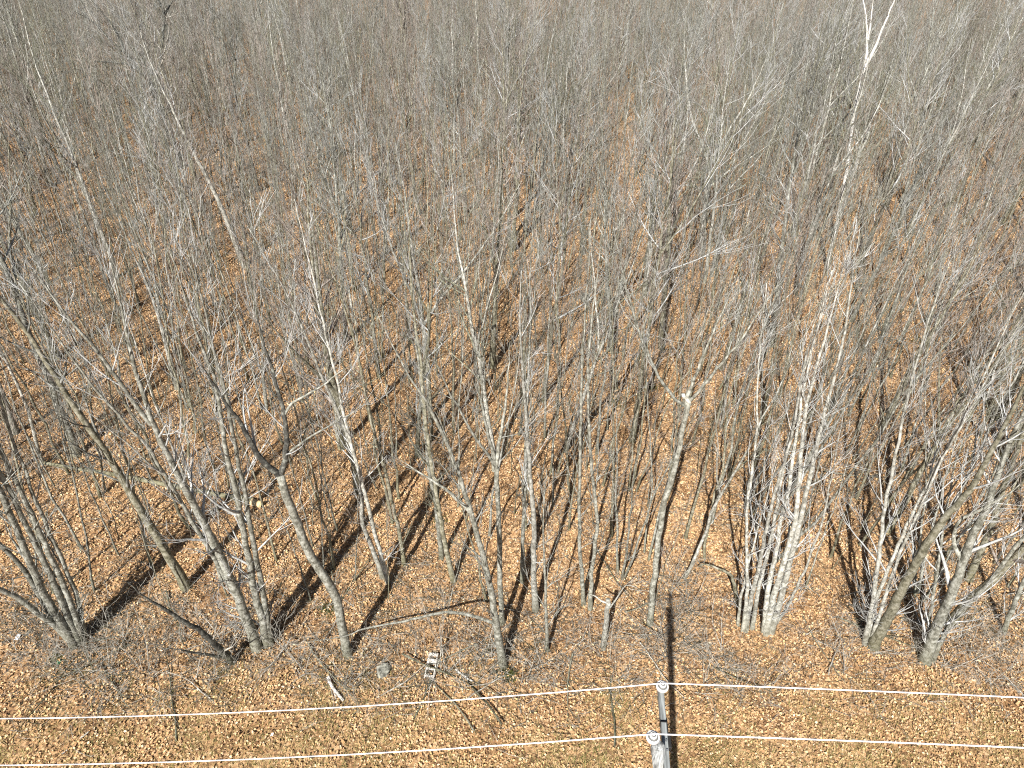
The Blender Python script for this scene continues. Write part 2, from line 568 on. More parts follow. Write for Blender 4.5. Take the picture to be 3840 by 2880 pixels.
# leaf litter: patches of curled leaves, instanced over the near floor
LEAF_COLS = np.array([(0.64, 0.445, 0.25), (0.55, 0.355, 0.175), (0.47, 0.285, 0.135), (0.35, 0.205, 0.10), (0.18, 0.10, 0.05), (0.50, 0.34, 0.205), (0.70, 0.54, 0.35)])
def leaf_patch(seed, n, half, cols, w):
    r = np.random.default_rng(seed)
    c = np.stack([r.uniform(-half, half, n), r.uniform(-half, half, n), r.uniform(0.008, 0.085, n)], -1)
    L = r.uniform(0.022, 0.048, n); W = L * r.uniform(0.4, 0.75, n)
    curl = r.uniform(-0.5, 0.9, n)
    base = np.array([[-1, 0, 0], [-.3, -1, 0], [.45, -.8, 0], [1, 0, 0], [.45, .8, 0], [-.3, 1, 0]])
    P = base[None] * np.stack([L, W, L], -1)[:, None]
    P[:, :, 2] = (np.abs(base[None, :, 1]) * W[:, None] + .5 * base[None, :, 0] ** 2 * L[:, None]) * curl[:, None]
    az, tx, ty = r.uniform(0, 6.28, n), r.normal(0, .5, n), r.normal(0, .5, n)
    def rot(P, a, i, j):
        o = P.copy(); ca, sa = np.cos(a)[:, None], np.sin(a)[:, None]
        o[:, :, i] = P[:, :, i] * ca - P[:, :, j] * sa; o[:, :, j] = P[:, :, i] * sa + P[:, :, j] * ca
        return o
    P = rot(rot(rot(P, tx, 1, 2), ty, 0, 2), az, 0, 1) + c[:, None]
    k = np.arange(n)[:, None] * 6
    q = np.concatenate([k + np.array([[0, 1, 2, 3]]), k + np.array([[0, 3, 4, 5]])])
    me = raw_mesh("leaf_patch", P.reshape(-1, 3), q, np.zeros((0, 3), int), None, [M['leaf']], False)
    ci = r.choice(len(cols), n, p=w)
    cc = cols[ci] * r.uniform(0.75, 1.2, n)[:, None]
    a = me.attributes.new("tint", 'FLOAT_COLOR', 'POINT')
    a.data.foreach_set("color", np.repeat(np.concatenate([cc, np.ones((n, 1))], 1), 6, 0).astype(np.float32).ravel())
    return me
LC = bpy.data.collections.new("leaf_sources")
for i in range(6):
    LC.objects.link(bpy.data.objects.new("leaf_source.%03d" % i, leaf_patch(40 + i, 820, 1.05, LEAF_COLS, [.15, .21, .19, .15, .12, .12, .06])))
def in_view(x, y, m=300, z=0.0):
    px, py, d = project((x, y, z))
    return d > 0 and -m < px < PW + m and -m < py < PH + m
pts = []
y = 2.0
while y < 62:
    x = -58.0
    while x < 58:
        if in_view(x, y, 260):
            pts.append((x + random.uniform(-.3, .3), y + random.uniform(-.3, .3)))
        x += 1.7
    y += 1.7
pts = np.array(pts)
pz = gz(pts[:, 0], pts[:, 1])
o = scatter("leaf_litter", np.column_stack([pts, pz]), np.column_stack([np.zeros((len(pts), 2)), RNG.uniform(0, 6.28, len(pts))]), np.ones((len(pts), 3)), RNG.integers(0, 6, len(pts)), LC)
tag(o, "dry curled brown and tan leaves covering the woodland floor", "leaf litter", None, 'stuff')

# dry grass among the leaves along the cleared strip
def grass_patch(seed, n):
    r = np.random.default_rng(seed)
    S = np.stack([r.normal(0, .35, n), r.normal(0, .35, n), np.zeros(n)], -1)
    a = r.uniform(0, 6.28, n); tl = r.uniform(.35, 1.2, n); L = r.uniform(.08, .26, n)
    D = np.stack([np.cos(a) * np.sin(tl), np.sin(a) * np.sin(tl), np.cos(tl)], -1)
    side = np.stack([-np.sin(a), np.cos(a), np.zeros(n)], -1) * r.uniform(.003, .006, n)[:, None]
    mid = S + D * L[:, None] * .55
    tip = S + D * L[:, None] - np.array([0, 0, 1]) * (L * .25)[:, None]
    v = np.stack([S - side, S + side, mid + side * .8, mid - side * .8, tip], 1).reshape(-1, 3)
    k = np.arange(n)[:, None] * 5
    q = k + np.array([[0, 1, 2, 3]]); t = k + np.array([[3, 2, 4]])
    me = raw_mesh("grass_patch", v, q, t, None, [M['grass']], False)
    cols = np.array([(0.36, 0.27, 0.12), (0.22, 0.20, 0.07), (0.13, 0.13, 0.04), (0.46, 0.36, 0.18)])
    cc = cols[r.choice(4, n, p=[.35, .25, .2, .2])]
    at = me.attributes.new("tint", 'FLOAT_COLOR', 'POINT')
    at.data.foreach_set("color", np.repeat(np.concatenate([cc, np.ones((n, 1))], 1), 5, 0).astype(np.float32).ravel())
    return me
GC = bpy.data.collections.new("grass_sources")
for i in range(4):
    GC.objects.link(bpy.data.objects.new("grass_source.%03d" % i, grass_patch(60 + i, 130)))
pts = []
while len(pts) < 380:
    px, py = random.uniform(-250, PW + 250), 2440 + 700 * math.sqrt(random.random())
    p = ground(px, py)
    pts.append((p[0], p[1], gz(p[0], p[1])))
pts = np.array(pts)
o = scatter("dry_grass", pts, np.column_stack([np.zeros((len(pts), 2)), RNG.uniform(0, 6.28, len(pts))]), np.ones((len(pts), 3)) * RNG.uniform(.7, 1.3, (len(pts), 1)), RNG.integers(0, 4, len(pts)), GC)
tag(o, "short dry grass poking through the leaves along the cleared strip", "grass", None, 'stuff')

# thin dropped twigs lying and arching over the leaves
def twig_patch(seed, n):
    global RNG
    RNG = np.random.default_rng(seed)
    g = Geo()
    for dark in (0, 1):
        m = n // 2
        a = RNG.uniform(0, 6.28, m); tl = RNG.normal(0, .18, m) + .12
        D = np.stack([np.cos(a) * np.cos(tl), np.sin(a) * np.cos(tl), np.sin(tl)], -1)
        S = np.stack([RNG.uniform(-1.1, 1.1, m), RNG.uniform(-1.1, 1.1, m), RNG.uniform(.03, .10, m)], -1)
        L = RNG.uniform(.25, 1.3, m) * RNG.uniform(.5, 1, m)
        P = grow(S, D, L, 5, .16, -.05); P[:, :, 2] = np.maximum(P[:, :, 2], .03)
        r = RNG.uniform(.0035, .009, m)
        g.tubes(P, taper(r, r * .5, 6), 3, dark)
        S, D2, L2, R2 = kids(P, L, r, r * .5, 1.6, .2, .9, 25, 60, .25, .6)
        P2 = grow(S, D2, L2, 3, .2, -.02); P2[:, :, 2] = np.maximum(P2[:, :, 2], .03)
        g.tubes(P2, taper(np.clip(R2 * .7, .003, 1), np.full(len(R2), .0025), 4), 3, dark)
    return g.mesh("twig_patch", [M['brush'], M['bark_dark']])
TC = bpy.data.collections.new("twig_sources")
for i in range(6):
    TC.objects.link(bpy.data.objects.new("twig_source.%03d" % i, twig_patch(80 + i, 22)))
pts = []
while len(pts) < 520:
    px, py = random.uniform(-250, PW + 250), random.uniform(1500, 2620)
    if py > 2620 - 240 * random.random() and random.random() < .6: continue
    p = ground(px, py)
    pts.append((p[0], p[1], gz(p[0], p[1])))
while len(pts) < 600:
    px, py = random.uniform(-250, PW + 250), random.uniform(2250, 2640)
    p = ground(px, py)
    pts.append((p[0], p[1], gz(p[0], p[1])))
pts = np.array(pts)
o = scatter("twig_litter", pts, np.column_stack([np.zeros((len(pts), 2)), RNG.uniform(0, 6.28, len(pts))]), np.ones((len(pts), 3)) * RNG.uniform(.8, 1.3, (len(pts), 1)), RNG.integers(0, 6, len(pts)), TC)
tag(o, "thin dropped twigs tangled over the leaves along the wood edge", "twig litter", None, 'stuff')
RNG = np.random.default_rng(9)

# ------------------------------------------------------------------ hero trees traced on their own ground position
HEROES = []      # (base xyz, short noun phrase)
def hero(name, label, cat, short, stems, bark_m='bark_grey', twig_m='twig_grey', k=0.0, top=12.5, z0=3.2, dens=2.3, lm=1.7, fine=1.0, low=3, group=None, ang=(26, 52)):
    """stems: list of dict(p=[(px,py)...], r=base radius in px, fork=True when it leaves an earlier stem, top=, twigs=)"""
    b0 = ground(*stems[0]['p'][0])
    b0[2] = gz(b0[0], b0[1])
    away = np.array([b0[0] - CP[0], b0[1] - CP[1], 0.0]); away /= np.linalg.norm(away)
    nrm = away - np.array([0, 0, k])
    dep0 = project(b0)[2]
    root = empty(name, b0)
    tag(root, label, cat, group)
    crown = Geo()
    for st in stems:
        fork = st.get('fork')
        if fork:
            base = b0; n0 = nrm
        else:
            base = ground(*st['p'][0]); base[2] = gz(base[0], base[1]); n0 = away - np.array([0, 0, st.get('k', k)])
        pts = [on_plane(px, py, base, n0) for px, py in st['p']]
        r0 = st['r'] * project(pts[0])[2] / FPX
        tp = st.get('top', top + RNG.uniform(-.8, .8))
        if tp and pts[-1][2] < tp - .4:
            d = unit(pts[-1] - pts[-2])
            while pts[-1][2] < tp:
                d = unit(d * 0.9 + np.array([0, 0, .16]) + RNG.normal(0, .05, 3))
                if d[2] < .3: d[2] = .3
                pts.append(pts[-1] + d * .9)
        pts = np.array(pts)
        if not fork:
            d = unit(pts[1] - pts[0])
            pts = np.concatenate([[pts[0] - d * 0.2], pts])
        n = max(6, int(len(pts) * 2.5))
        path = resample(pts, n, 0.012) - b0
        rad = stem_radii(n, r0, st.get('rt', 0.007), 0 if fork else 0.3)
        g = Geo(); g.tubes(path, rad, 10 if r0 > .06 else 7, 0, cap=True)
        nm = 'limb' if fork else 'trunk'
        o = link(nm, g.mesh(nm, [M[st.get('bark', bark_m)]]), root)
        if st.get('label'): o['label'] = st['label']
        if st.get('twigs', True):
            zz = st.get('z0', z0)
            sub = path
            if fork:
                zz = 0.5
            crown_on(crown, path, rad, zz, st.get('dens', dens), st.get('lm', lm), ang=st.get('ang', ang), fine=fine, low=0 if fork else st.get('low', low))
    if crown.v:
        link('crown', crown.mesh('crown', [M[twig_m]]), root)
    HEROES.append((b0, short))
    return root

def Z(x0, y0, pts, s=1.58):
    return [(x0 + a / s, y0 + b / s) for a, b in pts]
W1, W2, W3 = (0, 1900), (1200, 1900), (2440, 1900)
W4, W5, W6 = (0, 950), (1200, 950), (2440, 950)

hero('multi_stem_tree', "clump of thin grey stems fanning from one base by the strip, leaning uphill", 'tree', "the fanned grey clump", [
    dict(p=Z(*W1, [(450, 830), (370, 700), (260, 520), (160, 290), (60, 30)]), r=15),
    dict(p=Z(*W1, [(475, 815), (390, 620), (330, 480), (230, 260), (120, 40)]), r=13),
    dict(p=Z(*W1, [(490, 810), (430, 600), (370, 440), (290, 280), (200, 60)]), r=12),
    dict(p=Z(*W1, [(500, 800), (470, 560), (390, 380), (310, 190), (230, 10)]), r=9),
    dict(p=Z(*W1, [(440, 825), (330, 700), (220, 630), (130, 545), (0, 490)]), r=12, top=9),
    dict(p=Z(*W1, [(430, 810), (250, 560), (170, 400), (60, 280), (-60, 160)]), r=11),
], 'bark_grey', 'twig_grey', lm=1.6, dens=1.7, low=5)
hero('leaning_tree', "stout olive trunk leaning between the fanned clump and the big grey clump", 'tree', "the stout olive leaner", [
    dict(p=Z(*W1, [(1110, 490), (1060, 400), (1000, 290), (930, 170), (850, 50)]) + Z(*W4, [(790, 1450), (640, 1190), (520, 1030), (400, 840), (250, 600), (100, 380), (-30, 230)]), r=17),
], 'bark_olive', 'twig_grey', lm=2.4, z0=4.2, top=13.5)
hero('multi_stem_tree', "big grey clump of four tall trunks rising from one base at the wood's edge", 'tree', "the big grey clump", [
    dict(p=Z(*W1, [(1530, 850), (1470, 690), (1400, 520), (1290, 250), (1170, 30)]) + Z(*W4, [(1090, 1380), (1000, 1200), (900, 1020), (840, 800), (780, 640), (750, 450)]), r=19, label="thickest stem, silver grey"),
    dict(p=Z(*W4, [(895, 1015), (740, 820), (600, 600), (450, 430)]), r=9, fork=True),
    dict(p=Z(*W1, [(1590, 830), (1560, 680), (1520, 560), (1460, 250), (1420, 30)]) + Z(*W4, [(1400, 1400), (1340, 1200), (1310, 980), (1290, 800), (1220, 600), (1150, 420)]), r=15),
    dict(p=Z(*W1, [(1605, 825), (1580, 640), (1555, 500), (1530, 350), (1480, 130)]) + Z(*W4, [(1470, 1480), (1400, 1200), (1370, 1000), (1330, 800)]), r=12),
    dict(p=Z(*W1, [(1510, 840), (1470, 680), (1340, 430), (1230, 230), (1150, 120)]) + Z(*W4, [(980, 1300), (860, 1120), (700, 960)]), r=10),
], 'bark_grey', 'twig_pale', lm=2.0, z0=3.5, low=6, top=13)
hero('forked_tree', "sinuous grey tree with a dark crotch forking in two, beside the big clump", 'tree', "the sinuous forked tree", [
    dict(p=Z(*W1, [(2060, 880), (2040, 780), (1990, 520), (1900, 380), (1840, 300), (1780, 140), (1735, 40)]) + Z(*W4, [(1710, 1470), (1690, 1420), (1660, 1310)]), r=17, top=None, rt=.095, twigs=False),
    dict(p=Z(*W4, [(1665, 1320), (1590, 1270), (1510, 1180), (1430, 1010), (1330, 870), (1250, 750), (1180, 650)]), r=13, fork=True, lm=2.2, bark='bark_dark', label="dark limb bending off to the side"),
    dict(p=Z(*W4, [(1660, 1315), (1690, 1250), (1700, 1130), (1690, 960), (1650, 840), (1600, 650), (1560, 520)]), r=12, fork=True, lm=2.0, bark='bark_dark', label="dark upright limb with moss"),
    dict(p=Z(*W4, [(1690, 950), (1720, 880), (1830, 840), (1960, 740), (2080, 660)]), r=6, fork=True, top=None, lm=1.2),
    dict(p=Z(*W4, [(1700, 1190), (1780, 1120), (1920, 1040), (2060, 960), (2170, 890)]), r=5, fork=True, top=None, lm=1.2),
], 'bark_grey', 'twig_pale', top=11.5)
hero('leaning_tree', "short dark mossy trunk leaning low over leaves before the big grey clump", 'tree', "the low mossy leaner", [
    dict(p=Z(*W1, [(1395, 935), (1350, 880), (1280, 830), (1190, 730), (1080, 680), (960, 590), (850, 540), (760, 450)]), r=15, top=None, low=10, z0=1.0, lm=1.2),
    dict(p=Z(*W1, [(1380, 895), (1250, 890), (1100, 850), (960, 838)]), r=7, fork=True, top=None, lm=.8),
], 'bark_dark', 'brush', k=-0.1)
hero('bare_tree', "grey edge tree with one long arching low limb, behind the pole's wires", 'tree', "the arching-limb tree", [
    dict(p=Z(*W2, [(1085, 940), (1060, 800), (1040, 650), (1010, 480), (960, 250), (900, 60)]) + Z(*W5, [(840, 1350), (780, 1180), (700, 1020), (650, 900), (560, 780)]), r=15),
    dict(p=Z(*W2, [(1030, 690), (980, 668), (900, 650), (800, 615), (650, 640), (400, 700), (250, 720), (150, 770), (0, 790), (-80, 800)]), r=7, fork=True, top=None, lm=.9, dens=2.5, label="long bare arching limb"),
    dict(p=Z(*W5, [(905, 1545), (800, 1440), (680, 1350), (570, 1290), (480, 1230)]), r=8, fork=True, top=None, lm=1.2),
], 'bark_grey', 'twig_grey', top=11.5)
hero('forked_tree', "straight tree with a many-armed vase crown behind the arching-limb tree", 'tree', "the vase-crowned tree", [
    dict(p=Z(*W2, [(1080, 690), (1070, 520), (1065, 350), (1060, 30)]) + Z(*W5, [(1050, 1400), (1045, 1270)]), r=10, top=None, rt=.06, twigs=False),
    dict(p=Z(*W5, [(1045, 1280), (1020, 1150), (985, 1050), (960, 900)]), r=8, fork=True),
    dict(p=Z(*W5, [(1045, 1275), (1060, 1130), (1080, 1020), (1100, 880)]), r=8, fork=True),
    dict(p=Z(*W5, [(1045, 1275), (980, 1180), (900, 1060), (840, 950)]), r=6, fork=True),
], 'bark_grey', 'twig_grey', top=10.5)
hero('bare_tree', "straight smooth pale trunk with a flared foot, mid wood edge", 'tree', "the straight pale trunk", [
    dict(p=Z(*W2, [(1277, 605), (1270, 500), (1265, 350), (1265, 30)]) + Z(*W5, [(1250, 1400), (1225, 1000), (1200, 700), (1190, 400), (1185, 100)]), r=12),
], 'bark_pale', 'twig_pale', z0=4.5, top=13)
hero('bare_tree', "slim trunk standing just behind the straight pale trunk", 'tree', "the slim trunk behind it", [
    dict(p=Z(*W2, [(1200, 440), (1200, 200), (1210, 20)]) + Z(*W5, [(1215, 1400), (1220, 1100)]), r=8)], 'bark_grey', 'twig_grey', z0=4)
hero('bare_tree', "grey trunk with mossy foot between the pale twin stems and the vase crown", 'tree', "the mossy-footed trunk", [
    dict(p=Z(*W2, [(790, 440), (760, 300), (725, 150), (700, 0)]) + Z(*W5, [(690, 1400), (660, 1250)]), r=10)], 'bark_olive', 'twig_olive', z0=4)
hero('bare_tree', "bare trunk close beside the mossy-footed trunk, its foot farther back", 'tree', "the farther-back trunk", [
    dict(p=Z(*W2, [(717, 305), (705, 150), (695, 20)]) + Z(*W5, [(640, 1250), (620, 1000), (600, 800)]), r=9)], 'bark_grey', 'twig_grey', z0=4)
hero('twin_stem_tree', "pair of slender whitish-footed stems leaning together, beside black shadows", 'tree', "the white-footed twin stems", [
    dict(p=Z(*W2, [(372, 425), (330, 300), (240, 80)]) + Z(*W5, [(250, 1350), (160, 1050), (60, 850), (0, 700)]), r=9),
    dict(p=Z(*W2, [(402, 455), (360, 280), (290, 30)]) + Z(*W5, [(290, 1500), (200, 1180), (140, 950)]), r=9),
], 'bark_pale', 'twig_pale', z0=4)
hero('bare_tree', "slender grey pole tree beside the white-footed twin stems", 'tree', "the pole beside the twins", [
    dict(p=Z(*W2, [(500, 350), (480, 200), (440, 30)]) + Z(*W5, [(390, 1300), (320, 1050)]), r=8)], 'bark_olive', 'twig_olive', z0=4)
hero('sapling', "thin crooked stem at the strip's edge between arching-limb tree and broken snag", 'tree', "the thin crooked stem", [
    dict(p=Z(*W2, [(1345, 850), (1338, 600), (1330, 300), (1320, 60)]), r=7)], 'bark_grey', 'twig_grey', top=7.5, z0=2)
hero('dead_snag', "broken dead snag with a pale torn top, left of the utility pole's shadow", 'dead tree', "the broken snag", [
    dict(p=Z(*W2, [(1680, 830), (1690, 740), (1700, 640), (1705, 550)]), r=11, top=None, rt=.07, twigs=False),
    dict(p=Z(*W2, [(1700, 570), (1650, 545), (1600, 520)]), r=4, fork=True, top=None, lm=.7),
    dict(p=Z(*W2, [(1700, 620), (1760, 540), (1830, 440), (1900, 500)]), r=4, fork=True, top=None, lm=.9),
], 'bark_pale', 'brush')
hero('hollow_tree', "tall grey trunk with a pale broken knob high up, beside the pole's shadow", 'tree', "the knobbed tall trunk", [
    dict(p=Z(*W2, [(1950, 700), (1975, 480), (2000, 250), (2025, 30)]) + Z(*W5, [(2060, 1400), (2100, 1300), (2140, 1080), (2170, 930), (2190, 860)]), r=11.5, top=None, rt=.06, twigs=False),
    dict(p=Z(*W5, [(2185, 880), (2160, 850), (2150, 835)]), r=9, fork=True, top=None, rt=.045, twigs=False, bark='bark_pale', label="pale broken knob"),
    dict(p=Z(*W6, [(210, 890), (250, 760), (300, 620), (370, 480)]), r=8, fork=True, lm=1.5),
    dict(p=Z(*W6, [(205, 900), (300, 800), (400, 680), (500, 560)]), r=7, fork=True, lm=1.3),
    dict(p=Z(*W6, [(205, 905), (110, 830), (50, 740), (0, 640)]), r=7, fork=True, lm=1.3),
], 'bark_grey', 'twig_grey', top=12.5)
hero('twin_stem_tree', "two thin upright stems side by side left of the broken snag", 'tree', "the thin upright pair", [
    dict(p=Z(*W2, [(1560, 580), (1550, 400), (1535, 100)]) + Z(*W5, [(1540, 1400), (1545, 1000), (1550, 800)]), r=8),
    dict(p=Z(*W2, [(1600, 605), (1612, 350), (1650, 100)]) + Z(*W5, [(1600, 1200), (1590, 900)]), r=8)], 'bark_grey', 'twig_grey', z0=4)
hero('multi_stem_tree', "tall pale clump of many stems fanning out right of the utility pole's shadow", 'tree', "the tall pale clump", [
    dict(p=Z(*W3, [(680, 752), (720, 550), (770, 400), (840, 150), (870, 20)]) + Z(*W6, [(890, 1200), (900, 1000), (930, 870), (980, 680), (1020, 550), (1050, 430), (1120, 180)]), r=12),
    dict(p=Z(*W3, [(670, 745), (690, 500), (740, 300), (770, 50)]) + Z(*W6, [(820, 1400), (850, 1150)]), r=10),
    dict(p=Z(*W3, [(712, 745), (760, 580), (800, 420), (870, 150), (900, 20)]) + Z(*W6, [(950, 1300), (1000, 1050), (1060, 850)]), r=12),
    dict(p=Z(*W3, [(720, 735), (830, 560), (890, 430), (960, 250)]), r=6, top=9),
    dict(p=Z(*W3, [(600, 720), (640, 480), (690, 300), (730, 100)]), r=8),
    dict(p=Z(*W3, [(565, 735), (590, 560), (640, 380), (680, 150)]), r=9),
    dict(p=Z(*W3, [(545, 735), (565, 600), (575, 420), (565, 150), (570, 10)]), r=7),
    dict(p=Z(*W3, [(520, 700), (530, 560), (560, 420)]), r=6, top=6),
], 'bark_pale', 'twig_pale', lm=1.7, dens=1.7, low=4, top=12.5)
hero('twin_stem_tree', "leaning pair right of the pale clump, a thin white stem beside a thick one", 'tree', "the leaning thick-and-thin pair", [
    dict(p=Z(*W3, [(1312, 845), (1360, 740), (1430, 620), (1480, 500), (1570, 330), (1650, 200), (1720, 100), (1790, 10)]) + Z(*W6, [(1900, 1400), (2000, 1200)]), r=20, bark='bark_olive', label="thick olive-grey trunk"),
    dict(p=Z(*W3, [(1265, 830), (1310, 600), (1330, 450), (1380, 50)]) + Z(*W6, [(1430, 1300), (1480, 1050), (1520, 850)]), r=9, label="thin white stem"),
    dict(p=Z(*W3, [(1280, 825), (1330, 560), (1400, 380), (1480, 200), (1560, 20)]), r=8),
    dict(p=Z(*W3, [(1290, 835), (1370, 600), (1430, 400), (1530, 150)]), r=7),
], 'bark_pale', 'twig_pale', lm=2.2, dens=1.7, low=6, top=12)
hero('leaning_tree', "thick trunk leaning out over the strip near the far corner, low limbs spreading", 'tree', "the thick corner leaner", [
    dict(p=Z(*W3, [(1620, 925), (1680, 740), (1780, 530), (1850, 330), (1900, 170), (1990, 20)]) + Z(*W6, [(2060, 1300), (2150, 1050)]), r=21),
    dict(p=Z(*W3, [(1660, 930), (1730, 760), (1830, 620), (1950, 510), (2050, 400), (2130, 270), (2230, 160)]), r=9, lm=1.8),
    dict(p=Z(*W3, [(1635, 900), (1660, 600), (1700, 400), (1720, 200)]), r=7, top=9),
    dict(p=Z(*W3, [(1850, 340), (1780, 180), (1840, 60), (2000, 0)]) + Z(*W6, [(2100, 1440), (2250, 1330)]), r=9, fork=True, top=None, lm=2.0),
], 'bark_grey', 'twig_pale', lm=2.4, dens=1.9, low=9, top=12)
hero('bare_tree', "grey trunk standing behind the thick corner leaner", 'tree', "the trunk behind the corner leaner", [
    dict(p=Z(*W3, [(1880, 440), (1940, 300), (2030, 100)]) + Z(*W6, [(2080, 1400), (2180, 1150)]), r=13)], 'bark_olive', 'twig_grey', low=5)
hero('sapling', "short leaning bare tree at the far corner of the wood's edge", 'tree', "the short corner sapling", [
    dict(p=Z(*W3, [(2080, 745), (2130, 650), (2180, 500), (2260, 350)]), r=9)], 'bark_grey', 'twig_pale', low=5, top=8, z0=2)
hero('dead_snag', "crooked dead stem with a hooked zigzag tip before the pale clump", 'dead tree', "the crooked hooked snag", [
    dict(p=Z(*W3, [(522, 580), (505, 500), (490, 450), (470, 390), (400, 372), (362, 350), (330, 335), (285, 352)]), r=9, top=None, rt=.02, lm=.6, z0=1.5, low=1, dens=1.2),
    dict(p=Z(*W3, [(690, 730), (640, 640), (560, 595), (490, 580), (420, 572)]), r=8, fork=True, top=None, lm=.8, dens=2, label="low dark branch reaching sideways"),
], 'bark_olive', 'brush')
hero('birch_tree', "tall white birch forking near its top, standing deep in the wood", 'birch', "the tall white birch", [
    dict(p=[(3098, 1010), (3124, 899), (3143, 823), (3174, 646), (3187, 538), (3206, 405), (3231, 285), (3244, 247)], r=7.5, top=None, rt=.058, twigs=False),
    dict(p=[(3243, 252), (3254, 158), (3247, 57), (3237, 0), (3225, -60)], r=6, fork=True, top=15.8, lm=1.0),
    dict(p=[(3254, 150), (3269, 51), (3277, -10)], r=5, fork=True, top=15.5, lm=1.0),
    dict(p=[(3243, 252), (3275, 196), (3307, 114), (3339, 38), (3360, -20)], r=6.5, fork=True, top=16, lm=1.0),
], 'birch', 'twig_pink', fine=.6)
hero('birch_tree', "smaller grey-white birch leaning right of the tall white birch", 'birch', "the smaller leaning birch", [
    dict(p=[(3370, 860), (3400, 700), (3440, 560), (3485, 430), (3520, 320)], r=5)], 'bark_grey', 'twig_pale', z0=5, top=13)
hero('forked_tree', "pale whitish tree forking halfway up, behind the white-footed twin stems", 'tree', "the pale mid-wood fork", [
    dict(p=[(1618, 1580), (1607, 1450), (1592, 1266), (1586, 1220)], r=10, top=None, rt=.075, twigs=False),
    dict(p=[(1586, 1225), (1578, 1130), (1570, 1060), (1552, 990)], r=8, fork=True, lm=1.3),
    dict(p=[(1588, 1222), (1615, 1180), (1640, 1130), (1690, 1080)], r=6, fork=True, lm=1.2),
    dict(p=[(1586, 1215), (1560, 1150), (1535, 1080), (1500, 1010)], r=6, fork=True, lm=1.2),
], 'bark_pale', 'twig_pale', top=11.5)
hero('spreading_tree', "dark wide-armed old tree towering over the far corner of the wood", 'tree', "the dark wide-armed tree", [
    dict(p=Z(0, 0, [(1085, 1000), (1000, 780), (940, 600), (900, 500)]), r=13, top=None, rt=.13, twigs=False),
    dict(p=Z(0, 0, [(905, 510), (860, 440), (780, 380), (700, 370), (600, 365), (480, 360)]), r=7, fork=True, top=None, lm=2.4),
    dict(p=Z(0, 0, [(862, 440), (740, 310), (640, 230), (560, 120), (420, 60)]), r=6, fork=True, top=None, lm=2.6),
    dict(p=Z(0, 0, [(905, 510), (955, 400), (965, 200), (980, 70), (930, -10)]), r=7, fork=True, top=15.5, lm=2.4),
    dict(p=Z(0, 0, [(975, 90), (1010, 20), (1050, -40)]), r=4, fork=True, top=None, lm=2.0),
    dict(p=Z(0, 0, [(740, 310), (690, 180), (560, 20), (480, -60)]), r=5, fork=True, top=None, lm=2.4),
], 'bark_dark', 'brush', fine=.8)
hero('spreading_tree', "grey tree with wide crooked limbs in the middle of the farther wood", 'tree', "the crooked-limbed grey tree", [
    dict(p=[(2630, 960), (2640, 800), (2655, 690), (2662, 620)], r=11, top=None, rt=.10, twigs=False),
    dict(p=[(2660, 630), (2640, 560), (2600, 470), (2580, 380)], r=7, fork=True, lm=2.0),
    dict(p=[(2660, 625), (2690, 560), (2740, 480), (2790, 400)], r=7, fork=True, lm=2.0),
    dict(p=[(2650, 720), (2580, 690), (2530, 700), (2500, 670)], r=5, fork=True, top=None, lm=1.4),
    dict(p=[(2650, 710), (2720, 650), (2830, 580), (2920, 520)], r=5, fork=True, top=None, lm=1.4),
], 'bark_pale', 'twig_olive')
hero('leaning_tree', "long dark trunk leaning uphill through the farther wood's left half", 'tree', "the long dark leaner", [
    dict(p=[(920, 1000), (885, 920), (840, 800), (795, 700), (740, 600), (700, 520)], r=10, lm=1.8)], 'bark_pale', 'twig_pink', top=13, z0=5)

# ------------------------------------------------------------------ the wood behind the edge
bx = np.array([h[0] for h in HEROES])
cands = []
grid = {}
def far_enough(x, y, d):
    ci, cj = int(x // 1.5), int(y // 1.5)
    for a in range(ci - 1, ci + 2):
        for b in range(cj - 1, cj + 2):
            for (u, w) in grid.get((a, b), ()):
                if (u - x) ** 2 + (w - y) ** 2 < d * d:
                    return False
    return True
def add_grid(x, y):
    grid.setdefault((int(x // 1.5), int(y // 1.5)), []).append((x, y))
for p in bx:
    add_grid(p[0], p[1])
rf = random.Random(21)
TREES, THIN = [], []
def lane(px, py):      # the bare lane of ground running into the wood
    return abs(px - (2330 + 0.05 * (py - 600))) < 45 and 480 < py < 1080
for _ in range(46000):
    y = 12.0 + 108 * rf.random()
    hw = 0.75 * (0.8 * y + 12) + 7
    x = rf.uniform(-hw, hw)
    if rf.random() > (0.35 + 0.65 * min(1, y / 50)) * (hw / 90):
        continue
    px, py, dep = project((x, y, 0))
    edge = 2250 + 60 * math.sin(px * 0.004) + 40 * math.sin(px * 0.011)
    thin = rf.random() < 0.34
    if py > edge + (60 if thin else 0) or lane(px, py):
        continue
    if not far_enough(x, y, 0.6 if thin else 1.05):
        continue
    add_grid(x, y)
    (THIN if thin else TREES).append((x, y, dep, px, py))

def classify(L):
    vis = []
    for (x, y, dep, px, py) in L:
        q = project((x, y, 6.0))
        inside = (0 < px < PW and 0 < py < PH) or (0 < q[0] < PW and 0 < q[1] < PH)
        vis.append((dep if inside else 1e6 + dep, (x, y, dep, px, py, inside)))
    vis.sort(key=lambda t: t[0])
    return [v[1] for v in vis]
TREES, THIN = classify(TREES), classify(THIN)
N_IND = 300 - len(HEROES)
by_kind = {k: [i for i, p in enumerate(PROTO) if p['kind'] == k] for k in ('pole', 'multi', 'spread', 'thin')}

